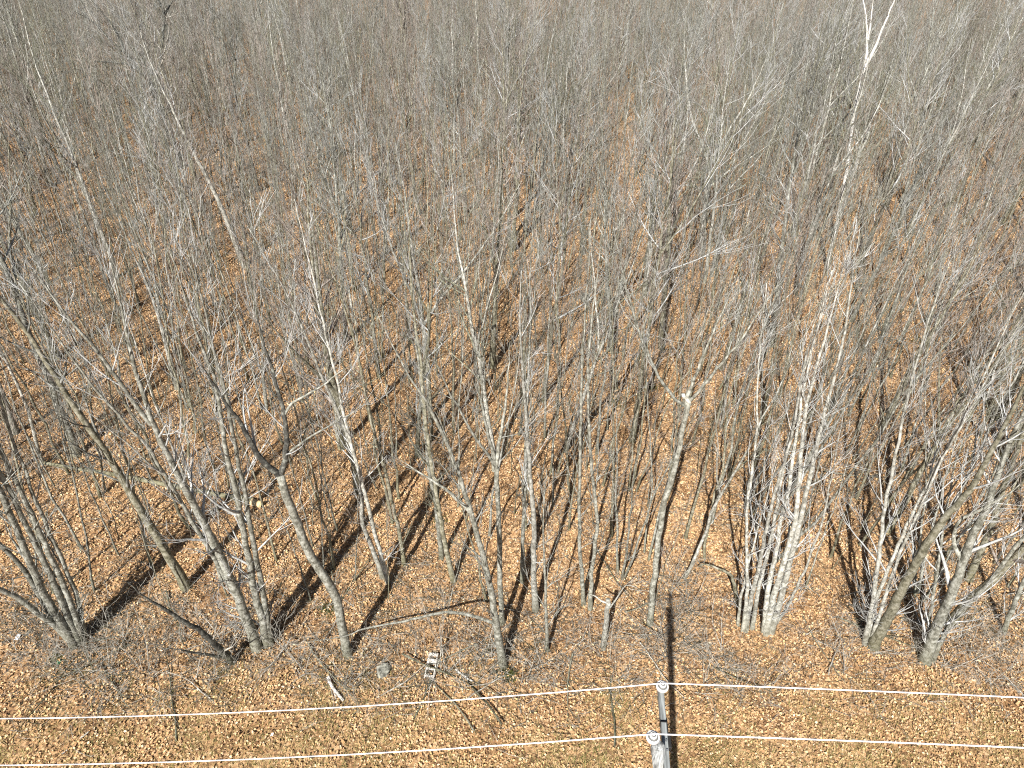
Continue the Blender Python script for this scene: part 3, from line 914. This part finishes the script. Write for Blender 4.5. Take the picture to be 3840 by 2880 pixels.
def rank_word(n):
    W = ['', 'second', 'third', 'fourth', 'fifth', 'sixth', 'seventh', 'eighth', 'ninth', 'tenth', 'eleventh', 'twelfth']
    return W[n] if n < len(W) else '%dth' % (n + 1)
DESC = {'pole': ('bare_tree', 'straight bare pole tree', 'tree'), 'multi': ('multi_stem_tree', 'bare multi-stemmed tree', 'tree'),
        'spread': ('spreading_tree', 'bare spreading forked tree', 'tree'), 'thin': ('sapling', 'thin bare sapling', 'sapling')}
used_labels = {}
def place_label(x, y, noun):
    d = [(math.hypot(x - h[0][0], y - h[0][1]), h) for h in HEROES]
    dist, h = min(d, key=lambda t: t[0])
    dx, dy = x - h[0][0], y - h[0][1]
    away = np.array([h[0][0], h[0][1]]); away = away / np.linalg.norm(away)
    f = dx * away[0] + dy * away[1]; s = dx * away[1] - dy * away[0]
    if abs(f) > abs(s) * 1.2:
        rel = 'behind' if f > 0 else 'in front of'
    else:
        rel = 'right of' if s > 0 else 'left of'
    return noun, rel, h[1], dist

def choose(rfn, thin):
    if thin:
        return rfn.choice(by_kind['thin'])
    u = rfn.random()
    return rfn.choice(by_kind['pole'] if u < .70 else by_kind['multi'] if u < .88 else by_kind['spread'])

ind = []
stuff = []
for L, thin, lim in ((TREES, False, N_IND), (THIN, True, 300)):
    for k, (x, y, dep, px, py, inside) in enumerate(L):
        pi = choose(rf, thin)
        if PROTO[pi]['pale'] and rf.random() < .5:
            pi = choose(rf, thin)
        lean = 0.05 + 0.05 * max(0, (py - 1700) / 600)
        rot = (rf.gauss(0, lean), rf.gauss(0, lean), rf.uniform(0, 6.283))
        sc = rf.uniform(0.78, 1.12)
        rec = (x, y, pi, rot, (sc * rf.uniform(.95, 1.05), sc * rf.uniform(.95, 1.05), sc))
        (ind if (k < lim and inside) else stuff).append(rec)
lab = {}
for rec in ind:
    x, y, pi, rot, sc = rec
    kind = PROTO[pi]['kind']
    noun = ('pale ' if PROTO[pi]['pale'] else 'grey ') + DESC[kind][1]
    key = place_label(x, y, noun)
    lab.setdefault(key[:3], []).append((key[3], rec))
for (noun, rel, short), L in lab.items():
    L.sort(key=lambda t: t[0])
    for n, (dist, (x, y, pi, rot, sc)) in enumerate(L):
        kind = PROTO[pi]['kind']
        nm, _, cat = DESC[kind]
        label = ' '.join((rank_word(n) + ' ' + ('nearest ' if n else 'nearest ') + noun + ' ' + rel + ' ' + short).split())
        grp = 'saplings scattered between the trees' if kind == 'thin' else 'bare trees standing behind the wood edge'
        z = float(gz(x, y))
        if kind == 'thin':
            o = link(nm, PROTO[pi]['both'])
            o.location = (x, y, z); o.rotation_euler = rot; o.scale = sc
            tag(o, label, cat, grp)
        else:
            r = empty(nm, (x, y, z)); r.rotation_euler = rot; r.scale = sc
            tag(r, label, cat, grp)
            link('trunk', PROTO[pi]['trunk'], r)
            link('crown', PROTO[pi]['crown'], r)
for nm, lbl, cat, sel in (("far_trees", "mass of bare grey trees filling the farther wood", "woodland", [s for s in stuff if PROTO[s[2]]['kind'] != 'thin']),
                          ("far_saplings", "thicket of thin bare saplings filling the farther wood", "thicket", [s for s in stuff if PROTO[s[2]]['kind'] == 'thin'])):
    o = scatter(nm, [(s[0], s[1], gz(s[0], s[1])) for s in sel], [s[3] for s in sel], [s[4] for s in sel], [s[2] for s in sel], SRC)
    tag(o, lbl, cat, None, 'stuff')
print("individual", len(ind), "stuff", len(stuff))

# ------------------------------------------------------------------ shrubs and brush at the edge
def shrub_mesh(seed, nst, h, spread):
    global RNG
    RNG = np.random.default_rng(seed)
    g = Geo()
    a = RNG.uniform(0, 6.28, nst); tl = RNG.uniform(.2, spread, nst)
    D = np.stack([np.cos(a) * np.sin(tl), np.sin(a) * np.sin(tl), np.cos(tl)], -1)
    S = np.stack([RNG.normal(0, .12, nst), RNG.normal(0, .12, nst), np.full(nst, -.05)], -1)
    L = h * RNG.uniform(.6, 1.25, nst)
    P = grow(S, D, L, 7, .14, -0.06)
    r0 = RNG.uniform(.006, .014, nst); rt = np.full(nst, .003)
    g.tubes(P, taper(r0, rt, 8), 4)
    S, D2, L2, R2 = kids(P, L, r0, rt, 4.5, .25, 1, 20, 55, .3, .6)
    P2 = grow(S, D2, L2, 4, .2, -.02); R2 = np.clip(R2 * .6, .004, .007)
    g.tubes(P2, taper(R2, np.full(len(R2), .0028), 5), 3)
    S, D3, L3, R3 = kids(P2, L2, R2, np.full(len(R2), .0028), 1.6, .2, 1, 20, 55, .5, .9)
    g.tubes(grow(S, D3, L3, 3, .25, 0), taper(np.full(len(S), .0032), np.full(len(S), .0024), 4), 3)
    return g.mesh("shrub", [M['brush']])
SHRUBS = [shrub_mesh(300 + i, 6 + i, 1.6 + .3 * (i % 3), 1.05) for i in range(5)]
spots = [(2500, 2240), (2540, 2320), (2480, 2380), (2590, 2270), (2530, 2180), (2430, 2440), (2640, 2560), (2720, 2520), (2770, 2600), (2860, 2570), (2700, 2450),
         (330, 2480), (420, 2500), (560, 2520), (640, 2460), (720, 2560), (250, 2540), (480, 2420), (830, 2420), (150, 2380), (60, 2450),
         (1060, 2440), (1130, 2480), (1290, 2560), (1350, 2460), (1400, 2420), (1560, 2480), (1680, 2520), (1760, 2580), (1820, 2460), (2180, 2420), (2280, 2470),
         (3420, 2440), (3530, 2500), (3640, 2470), (3730, 2420), (3790, 2520), (3600, 2380), (3690, 2560), (3100, 2420), (3010, 2380), (3160, 2520), (2030, 2500), (1950, 2560)]
def near_thing(p):
    dist, h = min(((math.hypot(p[0] - h[0][0], p[1] - h[0][1]), h) for h in HEROES), key=lambda t: t[0])
    return h[1], dist
rs = random.Random(33)
for _ in range(16):
    spots.append((rs.uniform(-30, PW + 30), 2560 - abs(rs.gauss(0, 110))))
slab = {}
for i, (px, py) in enumerate(spots):
    p = ground(px, py)
    s, d = near_thing(p)
    slab.setdefault(s, []).append((d, p, i))
for s, L in slab.items():
    L.sort(key=lambda t: t[0])
    for n, (d, p, i) in enumerate(L):
        o = link('shrub', SHRUBS[i % 5], None, (p[0], p[1], float(gz(p[0], p[1]))))
        o.rotation_euler = (0, 0, rf.uniform(0, 6.28)); k = rf.uniform(.6, 1.15); o.scale = (k, k, k * .9)
        tag(o, ('%s nearest twiggy leafless shrub to %s' % (rank_word(n), s)).strip(), 'shrub', 'leafless shrubs along the wood edge')

def stick_mesh(seed, L, r, mat_):
    global RNG
    RNG = np.random.default_rng(seed)
    g = Geo()
    P = grow(np.array([[-L / 2, 0, r]]), np.array([[1, 0, 0.02]]), np.array([L]), 8, .1, 0)
    P[:, :, 2] = np.abs(P[:, :, 2]) * .4 + r
    g.tubes(P, taper(np.array([r]), np.array([r * .35]), 9), 5)
    S, D, L2, R2 = kids(P, np.array([L]), np.array([r]), np.array([r * .3]), 8, .2, 1, 30, 60, .15, .45)
    P2 = grow(S, D, L2, 4, .15, 0); P2[:, :, 2] = np.abs(P2[:, :, 2]) * .6 + .01
    g.tubes(P2, taper(np.clip(R2 * .6, .004, 1), np.full(len(R2), .003), 5), 3)
    return g.mesh("fallen_branch", [M[mat_]])
STICKS = [stick_mesh(400 + i, 1.2 + .5 * i, .012 + .005 * i, ['brush', 'bark_dark', 'brush', 'bark_grey', 'bark_dark'][i]) for i in range(5)]
slab = {}
for i in range(70):
    px, py = rf.uniform(0, PW), rf.uniform(1700, 2560)
    if i < 12: px, py = rf.uniform(1620, 1860), rf.uniform(2470, 2600)
    elif i < 40: py = rf.uniform(2350, 2620)
    p = ground(px, py)
    s, d = near_thing(p)
    slab.setdefault(s, []).append((d, p, i))
for s, L in slab.items():
    L.sort(key=lambda t: t[0])
    for n, (d, p, i) in enumerate(L):
        o = link('fallen_branch', STICKS[i % 5], None, (p[0], p[1], float(gz(p[0], p[1])) + .03))
        o.rotation_euler = (rf.gauss(0, .04), rf.gauss(0, .1), rf.uniform(0, 6.28))
        tag(o, ('%s nearest dry fallen branch on the leaves to %s' % (rank_word(n), s)).strip(), 'branch', 'dry branches lying on the leaves')

# ------------------------------------------------------------------ things lying on the ground
def lying(name, label, cat, pxs, r_px, m, cut=None, lift=0.0, rt=.6, sides=9):
    pts = []
    for q in pxs:
        p = ground(*q[:2]); p[2] = gz(p[0], p[1]) + (q[2] if len(q) > 2 else 0)
        pts.append(p)
    r = r_px * project(pts[0])[2] / FPX
    pts = np.array(pts); pts[:, 2] += r * .8 + .03 + lift
    c = pts.mean(0)
    n = max(5, len(pts) * 3)
    path = resample(pts, n, 0.004) - c
    g = Geo(); g.tubes(path, np.linspace(r, r * rt, n), sides, 0, cap=True)
    return g, path, c, r
g, path, c, r = lying('x', '', '', Z(*W4, [(1500, 1470), (1300, 1440), (1000, 1390), (700, 1330), (430, 1285), (250, 1255)]), 11, 'bark_olive')
root = empty('fallen_log', c); tag(root, "long fallen trunk lying on leaves behind the big grey clump", 'log')
link('log', g.mesh('log', [M['bark_olive']]), root)
d = unit(path[0] - path[1])
cg = Geo(); cg.tubes(np.array([path[0] - d * .005, path[0] + d * .01]), np.array([r * .97, r * .95]), 9, 0, cap=True)
o = link('cut_face', cg.mesh('cut_face', [M['cut_wood']]), root); o['label'] = "freshly cut pale end"
g, path, c, r = lying('x', '', '', Z(*W4, [(1560, 1500), (1520, 1490), (1490, 1482)]), 14, 'bark', rt=.9)
root = empty('cut_log', c); tag(root, "short cut log with a pale face at the fallen trunk's end", 'log')
link('log', g.mesh('log', [M['cut_wood']]), root)

g, path, c, r = lying('x', '', '', [(1233, 2552, .12), (1243, 2580, .05), (1265, 2605), (1290, 2632)], 6.5, 'white_wood', rt=.8)
root = empty('white_branch', c); tag(root, "bleached white forked branch lying beside the upper wire", 'branch')
link('branch', g.mesh('branch', [M['white_wood']]), root)
g, path, c2, r = lying('x', '', '', [(1252, 2590), (1258, 2612), (1262, 2626)], 3.5, 'white_wood', rt=.6)
link('fork', g.mesh('fork', [M['white_wood']]), root).location = Vector(c2) - Vector(c)

g, path, c, r = lying('x', '', '', [(1708, 2515), (1740, 2540), (1772, 2558)], 5, 'white_wood', rt=.6)
o = link('white_branch', g.mesh('branch', [M['white_wood']]), None, c); tag(o, "straight silvery stick on the dark brush below the arching-limb tree", 'branch')
for pts, lbl, m, rr in (([(306, 2776), (322, 2762), (338, 2748)], "small pale broken stick lying in the strip between the two wires", 'white_wood', 3.5),
                        ([(236, 2836), (252, 2822), (258, 2818)], "tiny pale stick fragment just above the lower wire's end", 'white_wood', 3),
                        ([(3180, 2775), (3235, 2783), (3290, 2790)], "thin curved pale twig under the lower wire, right of the pole", 'bark_pale', 1.5)):
    g, path, c, r = lying('x', '', '', pts, rr, m)
    o = link('stick', g.mesh('stick', [M[m]]), None, c); tag(o, lbl, 'stick')

# bleached broken slatted piece of wood
p = ground(1618, 2505); p[2] = gz(p[0], p[1])
root = empty('broken_crate', p); tag(root, "bleached white slatted crate piece lying beside the thin stems' brush", 'crate')
up = ground(1628, 2470) - ground(1608, 2560); Lc = np.linalg.norm(up); ang = math.atan2(up[1], up[0])
rot = Matrix.Rotation(ang, 3, 'Z') @ Matrix.Rotation(-.12, 3, 'Y')
def slat(name, off, sz, m='white_wood'):
    v, q = box_geo((0, 0, 0), *sz, rot)
    o = link(name, raw_mesh(name, v, q, np.zeros((0, 3), int), None, [M[m]], False), root)
    o.location = rot @ Vector(off) + Vector((0, 0, .1))
    return o
slat('rail', (0, .13, .03), (Lc * 1.0, .03, .03)); slat('rail', (0, -.13, .03), (Lc * .95, .03, .03))
for k in range(4):
    slat('slat', (Lc * (-.42 + .28 * k), 0, .065), (.07 + .03 * (k == 3) + .1 * (k == 2), .30, .016))

# rock
def rock(label, px, py, s, m, name='rock', flat=.6, seed=1):
    r = np.random.default_rng(seed)
    nu, nv = 10, 14
    th = np.linspace(0.02, math.pi - .02, nu); ph = np.arange(nv) * 2 * math.pi / nv
    d = np.stack([np.sin(th)[:, None] * np.cos(ph), np.sin(th)[:, None] * np.sin(ph), np.repeat(np.cos(th)[:, None], nv, 1)], -1)
    k = 1 + .18 * np.sin(d[..., 0] * 3 + r.random() * 6) * np.cos(d[..., 1] * 4 + r.random() * 6) + .12 * np.sin(d[..., 2] * 5 + d[..., 0] * 4) + r.normal(0, .03, (nu, nv))
    v = (d * k[..., None] * np.array([s, s * .8, s * flat])).reshape(-1, 3)
    i = (np.arange(nu - 1)[:, None] * nv); kk = np.arange(nv)[None]; k2 = (kk + 1) % nv
    q = np.stack([i + kk, i + nv + kk, i + nv + k2, i + k2], -1).reshape(-1, 4)
    p = ground(px, py)
    o = link(name, raw_mesh(name, v, q, np.zeros((0, 3), int), None, [M[m]], False), None, (p[0], p[1], float(gz(p[0], p[1])) + s * flat * .45))
    o.rotation_euler = (0, 0, r.random() * 6)
    tag(o, label, 'rock')
    return o
rock("grey lichened rock in the brush between the forked tree and the white crate", 1440, 2515, .26, 'rock', seed=3)
rock("pale boulder deep among the trunks beside the bare lane", 2195, 1120, .4, 'rock', seed=4)
rock("small flat pale stone farther up the bare lane", 2440, 680, .45, 'rock', seed=6, flat=.4)

# moss pads
for i, (px, py, s) in enumerate([(1230, 2285, .28), (215, 2480, .22), (1880, 2520, .3), (1915, 2535, .2), (2085, 1200, .5), (2310, 1510, .35), (1650, 1945, .3), (3440, 1270, .4), (2440, 1450, .4)]):
    sname, dd = near_thing(ground(px, py))
    g = Geo()
    RNG = np.random.default_rng(700 + i)
    n = 160
    S = np.stack([RNG.normal(0, s * .45, n), RNG.normal(0, s * .45, n), np.full(n, .01)], -1)
    D = np.stack([RNG.normal(0, .8, n), RNG.normal(0, .8, n), RNG.uniform(.3, 1, n)], -1)
    g.tubes(grow(S, D, RNG.uniform(.05, .16, n), 2, .3, 0), np.tile([.014, .012, .004], (n, 1)), 3)
    p = ground(px, py)
    o = link('moss_tuft', g.mesh('moss_tuft', [M['moss']]), None, (p[0], p[1], float(gz(p[0], p[1]))))
    tag(o, ["dull green moss tuft beside the sinuous trunk", "dull green moss tuft in front of the fanned grey clump", "green moss tuft at the foot of the arching-limb tree",
            "smaller moss tuft a step from the arching-limb tree's foot", "wide green moss patch at mid wood beside the bare lane", "green moss patch behind the thin upright pair",
            "moss tuft at the foot of the farther-back trunk", "dark moss patch among trunks behind the leaning pair", "moss patch behind the knobbed tall trunk"][i], 'moss')
# litter
for px, py, m, lbl, s in ((222, 2490, 'scrap_green', "tiny green scrap of litter on the leaves", .05), (70, 2395, 'scrap_white', "small white scrap of litter behind the fanned clump's foot", .07), (1024, 2766, 'scrap_white', "tiny bluish-white scrap on leaves between the wires", .035)):
    p = ground(px, py); p[2] = gz(p[0], p[1]) + .06
    r = np.random.default_rng(int(px))
    gx, gy = np.meshgrid(np.linspace(-1, 1, 5), np.linspace(-1, 1, 5))
    v = np.stack([gx * s, gy * s * 1.3, r.normal(0, s * .35, gx.shape) + .02], -1).reshape(-1, 3)
    v2 = v - np.array([0, 0, .006])
    ii = (np.arange(4)[:, None] * 5 + np.arange(4)[None]).ravel()
    q = np.stack([ii, ii + 1, ii + 6, ii + 5], -1)
    o = link('litter_scrap', raw_mesh('litter_scrap', np.concatenate([v, v2]), np.concatenate([q, q[:, ::-1] + 25]), np.zeros((0, 3), int), None, [M[m]], False), None, p)
    tag(o, lbl, 'litter')

# ------------------------------------------------------------------ utility pole, crossarm, insulators, wires
I1 = at_depth(2484.7, 2570.5, 10.0)
I2 = at_depth(2449.5, 2761, 9.13)
pole_top = at_depth(2466, 2796, 9.20)
tipS = ground(2562, 2290)
pole_base = np.array([tipS[0] - math.tan(math.radians(14.0)) * (tipS[1] - pole_top[1]) + 0.75, pole_top[1], 0.0])
root = empty('utility_pole', pole_base)
tag(root, "weathered grey wooden utility pole with a crossarm and two pale insulators", 'utility pole')
ax = unit(pole_top - pole_base)
n = 16
path = pole_base + (pole_top - pole_base) * np.linspace(-.04, 1, n)[:, None] - pole_base
g = Geo(); g.tubes(path, np.linspace(.145, .088, n), 18, 0, cap=True)
# drying checks: long grooves made by pulling in single columns of vertices
me = g.mesh('shaft', [M['old_wood']])
rp = np.random.default_rng(3)
for j in (2, 5, 8, 11, 14, 16):
    for i in range(n - rp.integers(3, 8), n):
        v = me.vertices[i * 18 + j]; a = Vector(path[i]); v.co = a + (v.co - a) * .80
link('shaft', me, root)
arm_z = I1[2] - .20
a0, a1 = ground(2477, 2590, arm_z), ground(2500, 2880, arm_z)
adir = unit(a1 - a0)
a0 = a0 - adir * .04
a1 = a0 + adir * 1.75
angz = math.atan2(adir[1], adir[0]) - math.pi / 2
R3 = Matrix.Rotation(angz, 3, 'Z')
Lx = np.linalg.norm(a1 - a0)
v, q = box_geo((0, 0, 0), .078, Lx, .105)
bm_me = raw_mesh('crossarm', v, q, np.zeros((0, 3), int), None, [M['arm_wood']], False)
o = link('crossarm', bm_me, root)
mid = (a0 + a1) / 2 - pole_base
o.location = mid; o.rotation_euler = (0, 0, angz)
bv = o.modifiers.new('edge', 'BEVEL'); bv.width = .008; bv.segments = 2
def arm_pt(t, dx=0, dz=0):
    return a0 + adir * t + np.array([math.cos(angz), math.sin(angz), 0]) * dx + np.array([0, 0, dz]) - pole_base
def part_box(name, c, s, m, label=None):
    v, q = box_geo((0, 0, 0), *s)
    o = link(name, raw_mesh(name, v, q, np.zeros((0, 3), int), None, [M[m]], False), root)
    o.location = c; o.rotation_euler = (0, 0, angz)
    b = o.modifiers.new('edge', 'BEVEL'); b.width = .004
    if label: o['label'] = label
    return o
tstrap = np.dot(ground(2489, 2713, arm_z) - a0, adir)
part_box('strap', arm_pt(tstrap), (.090, .03, .117), 'black', "black band round the crossarm")
tb = np.dot(ground(2492, 2780, arm_z) - a0, adir)
part_box('bracket', arm_pt(tb, -.062, -.01), (.04, .20, .10), 'black', "black bracket holding crossarm to pole")
part_box('bracket', arm_pt(tb - .2, -.049, .0), (.02, .26, .05), 'black')
for k in (0, 1):
    gg = Geo(); c = arm_pt(tb + .02 + .13 * k, -.01, .05)
    gg.tubes(np.array([c, c + np.array([0, 0, .03])]), np.array([.014, .014]), 6, 0, cap=True)
    link('bolt', gg.mesh('bolt', [M['steel']], False), root)
# staples and a ground wire stub on the pole's near face
for k in range(3):
    gg = Geo(); s0 = path[-2 - k] + np.array([-.03 + .03 * k, -.085 - .004 * k, 0])
    gg.tubes(np.array([s0, s0 + np.array([.03, -.006, .01])]), np.array([.008, .008]), 5, 0, cap=True)
    link('staple', gg.mesh('staple', [M['steel']], False), root)

def insulator(centre, pin_to, label):
    ins = bpy.data.objects.new('insulator', None); COL.objects.link(ins); ins.parent = root
    ins.location = centre - pole_base; ins['label'] = label
    def lp(name, prof, m, sm=True):
        v, q = lathe(prof, 28)
        return link(name, raw_mesh(name, v, q, np.zeros((0, 3), int), None, [M[m]], sm), ins)
    lp('shed', [(.0, -.075), (.062, -.075), (.086, -.055), (.090, -.03), (.089, -.012), (.083, -.002), (.069, .000), (.066, -.004)], 'porcelain')
    lp('neck', [(.066, -.004), (.060, -.010), (.048, -.006), (.045, .004)], 'groove')
    lp('cap', [(.045, .004), (.050, .016), (.049, .032), (.041, .041), (.033, .041)], 'porcelain')
    lp('top_groove', [(.033, .041), (.029, .034), (.022, .034), (.019, .042)], 'groove')
    lp('crown', [(.019, .042), (.017, .055), (.010, .059), (.001, .060)], 'porcelain')
    gg = Geo(); b = np.array(pin_to) - centre
    gg.tubes(np.array([[0, 0, -.06], b * np.array([.0, .0, 1.0]) * .5 + np.array([0, 0, -.03]), b]), np.array([.02, .016, .016]), 8, 0, cap=True)
    link('pin', gg.mesh('pin', [M['steel']]), ins)
    return ins
tI1 = np.dot(I1 - a0, adir)
insulator(I1, pole_base + arm_pt(tI1, 0, .05), "far insulator at the crossarm's end")
insulator(I2, pole_top + np.array([-.05, -.04, -.05]), "near insulator on the pole top")
# pole-top gain block under the near insulator
part_box('pin_block', pole_top - pole_base + np.array([-.045, -.02, -.015]), (.07, .10, .13), 'old_wood')

wdir = -np.array([math.cos(angz), math.sin(angz), 0.0])
wn_ = np.array([-wdir[1], wdir[0], 0.0])
def wire(label, start, left, right):
    pts = []
    for (px, py), sgn in ((left, -1), (right, 1)):
        q = on_plane(px, py, start, wn_)
        s = abs(np.dot(q - start, wdir)); dz = start[2] - q[2]
        span = 55.0
        m = dz / (s * (1 - s / span))
        ss = np.linspace(0, span, 40) if sgn > 0 else np.linspace(span, 0, 40)[:-1]
        pts += [start + wdir * sgn * t - np.array([0, 0, m * t * (1 - t / span)]) for t in ss]
        print(label, sgn, 'slope', m)
    pts = np.array(pts)
    c = start
    g = Geo(); g.tubes(pts - c, np.full(len(pts), .0095), 8, 0)
    o = link('power_wire', g.mesh('power_wire', [M['wire']]), None, c)
    tag(o, label, 'wire', 'power wires strung over the strip')
wire("upper white power wire, resting on the crossarm end's insulator", I1 + np.array([0, 0, .055]), (0, 2695), (3840, 2616))
wire("lower white power wire, resting on the pole-top insulator", I2 + np.array([0, 0, .055]), (0, 2870), (3840, 2804))
tot = sum(len(m.polygons) for m in bpy.data.meshes)
print("faces in meshes", tot, "objects", len(bpy.data.objects))
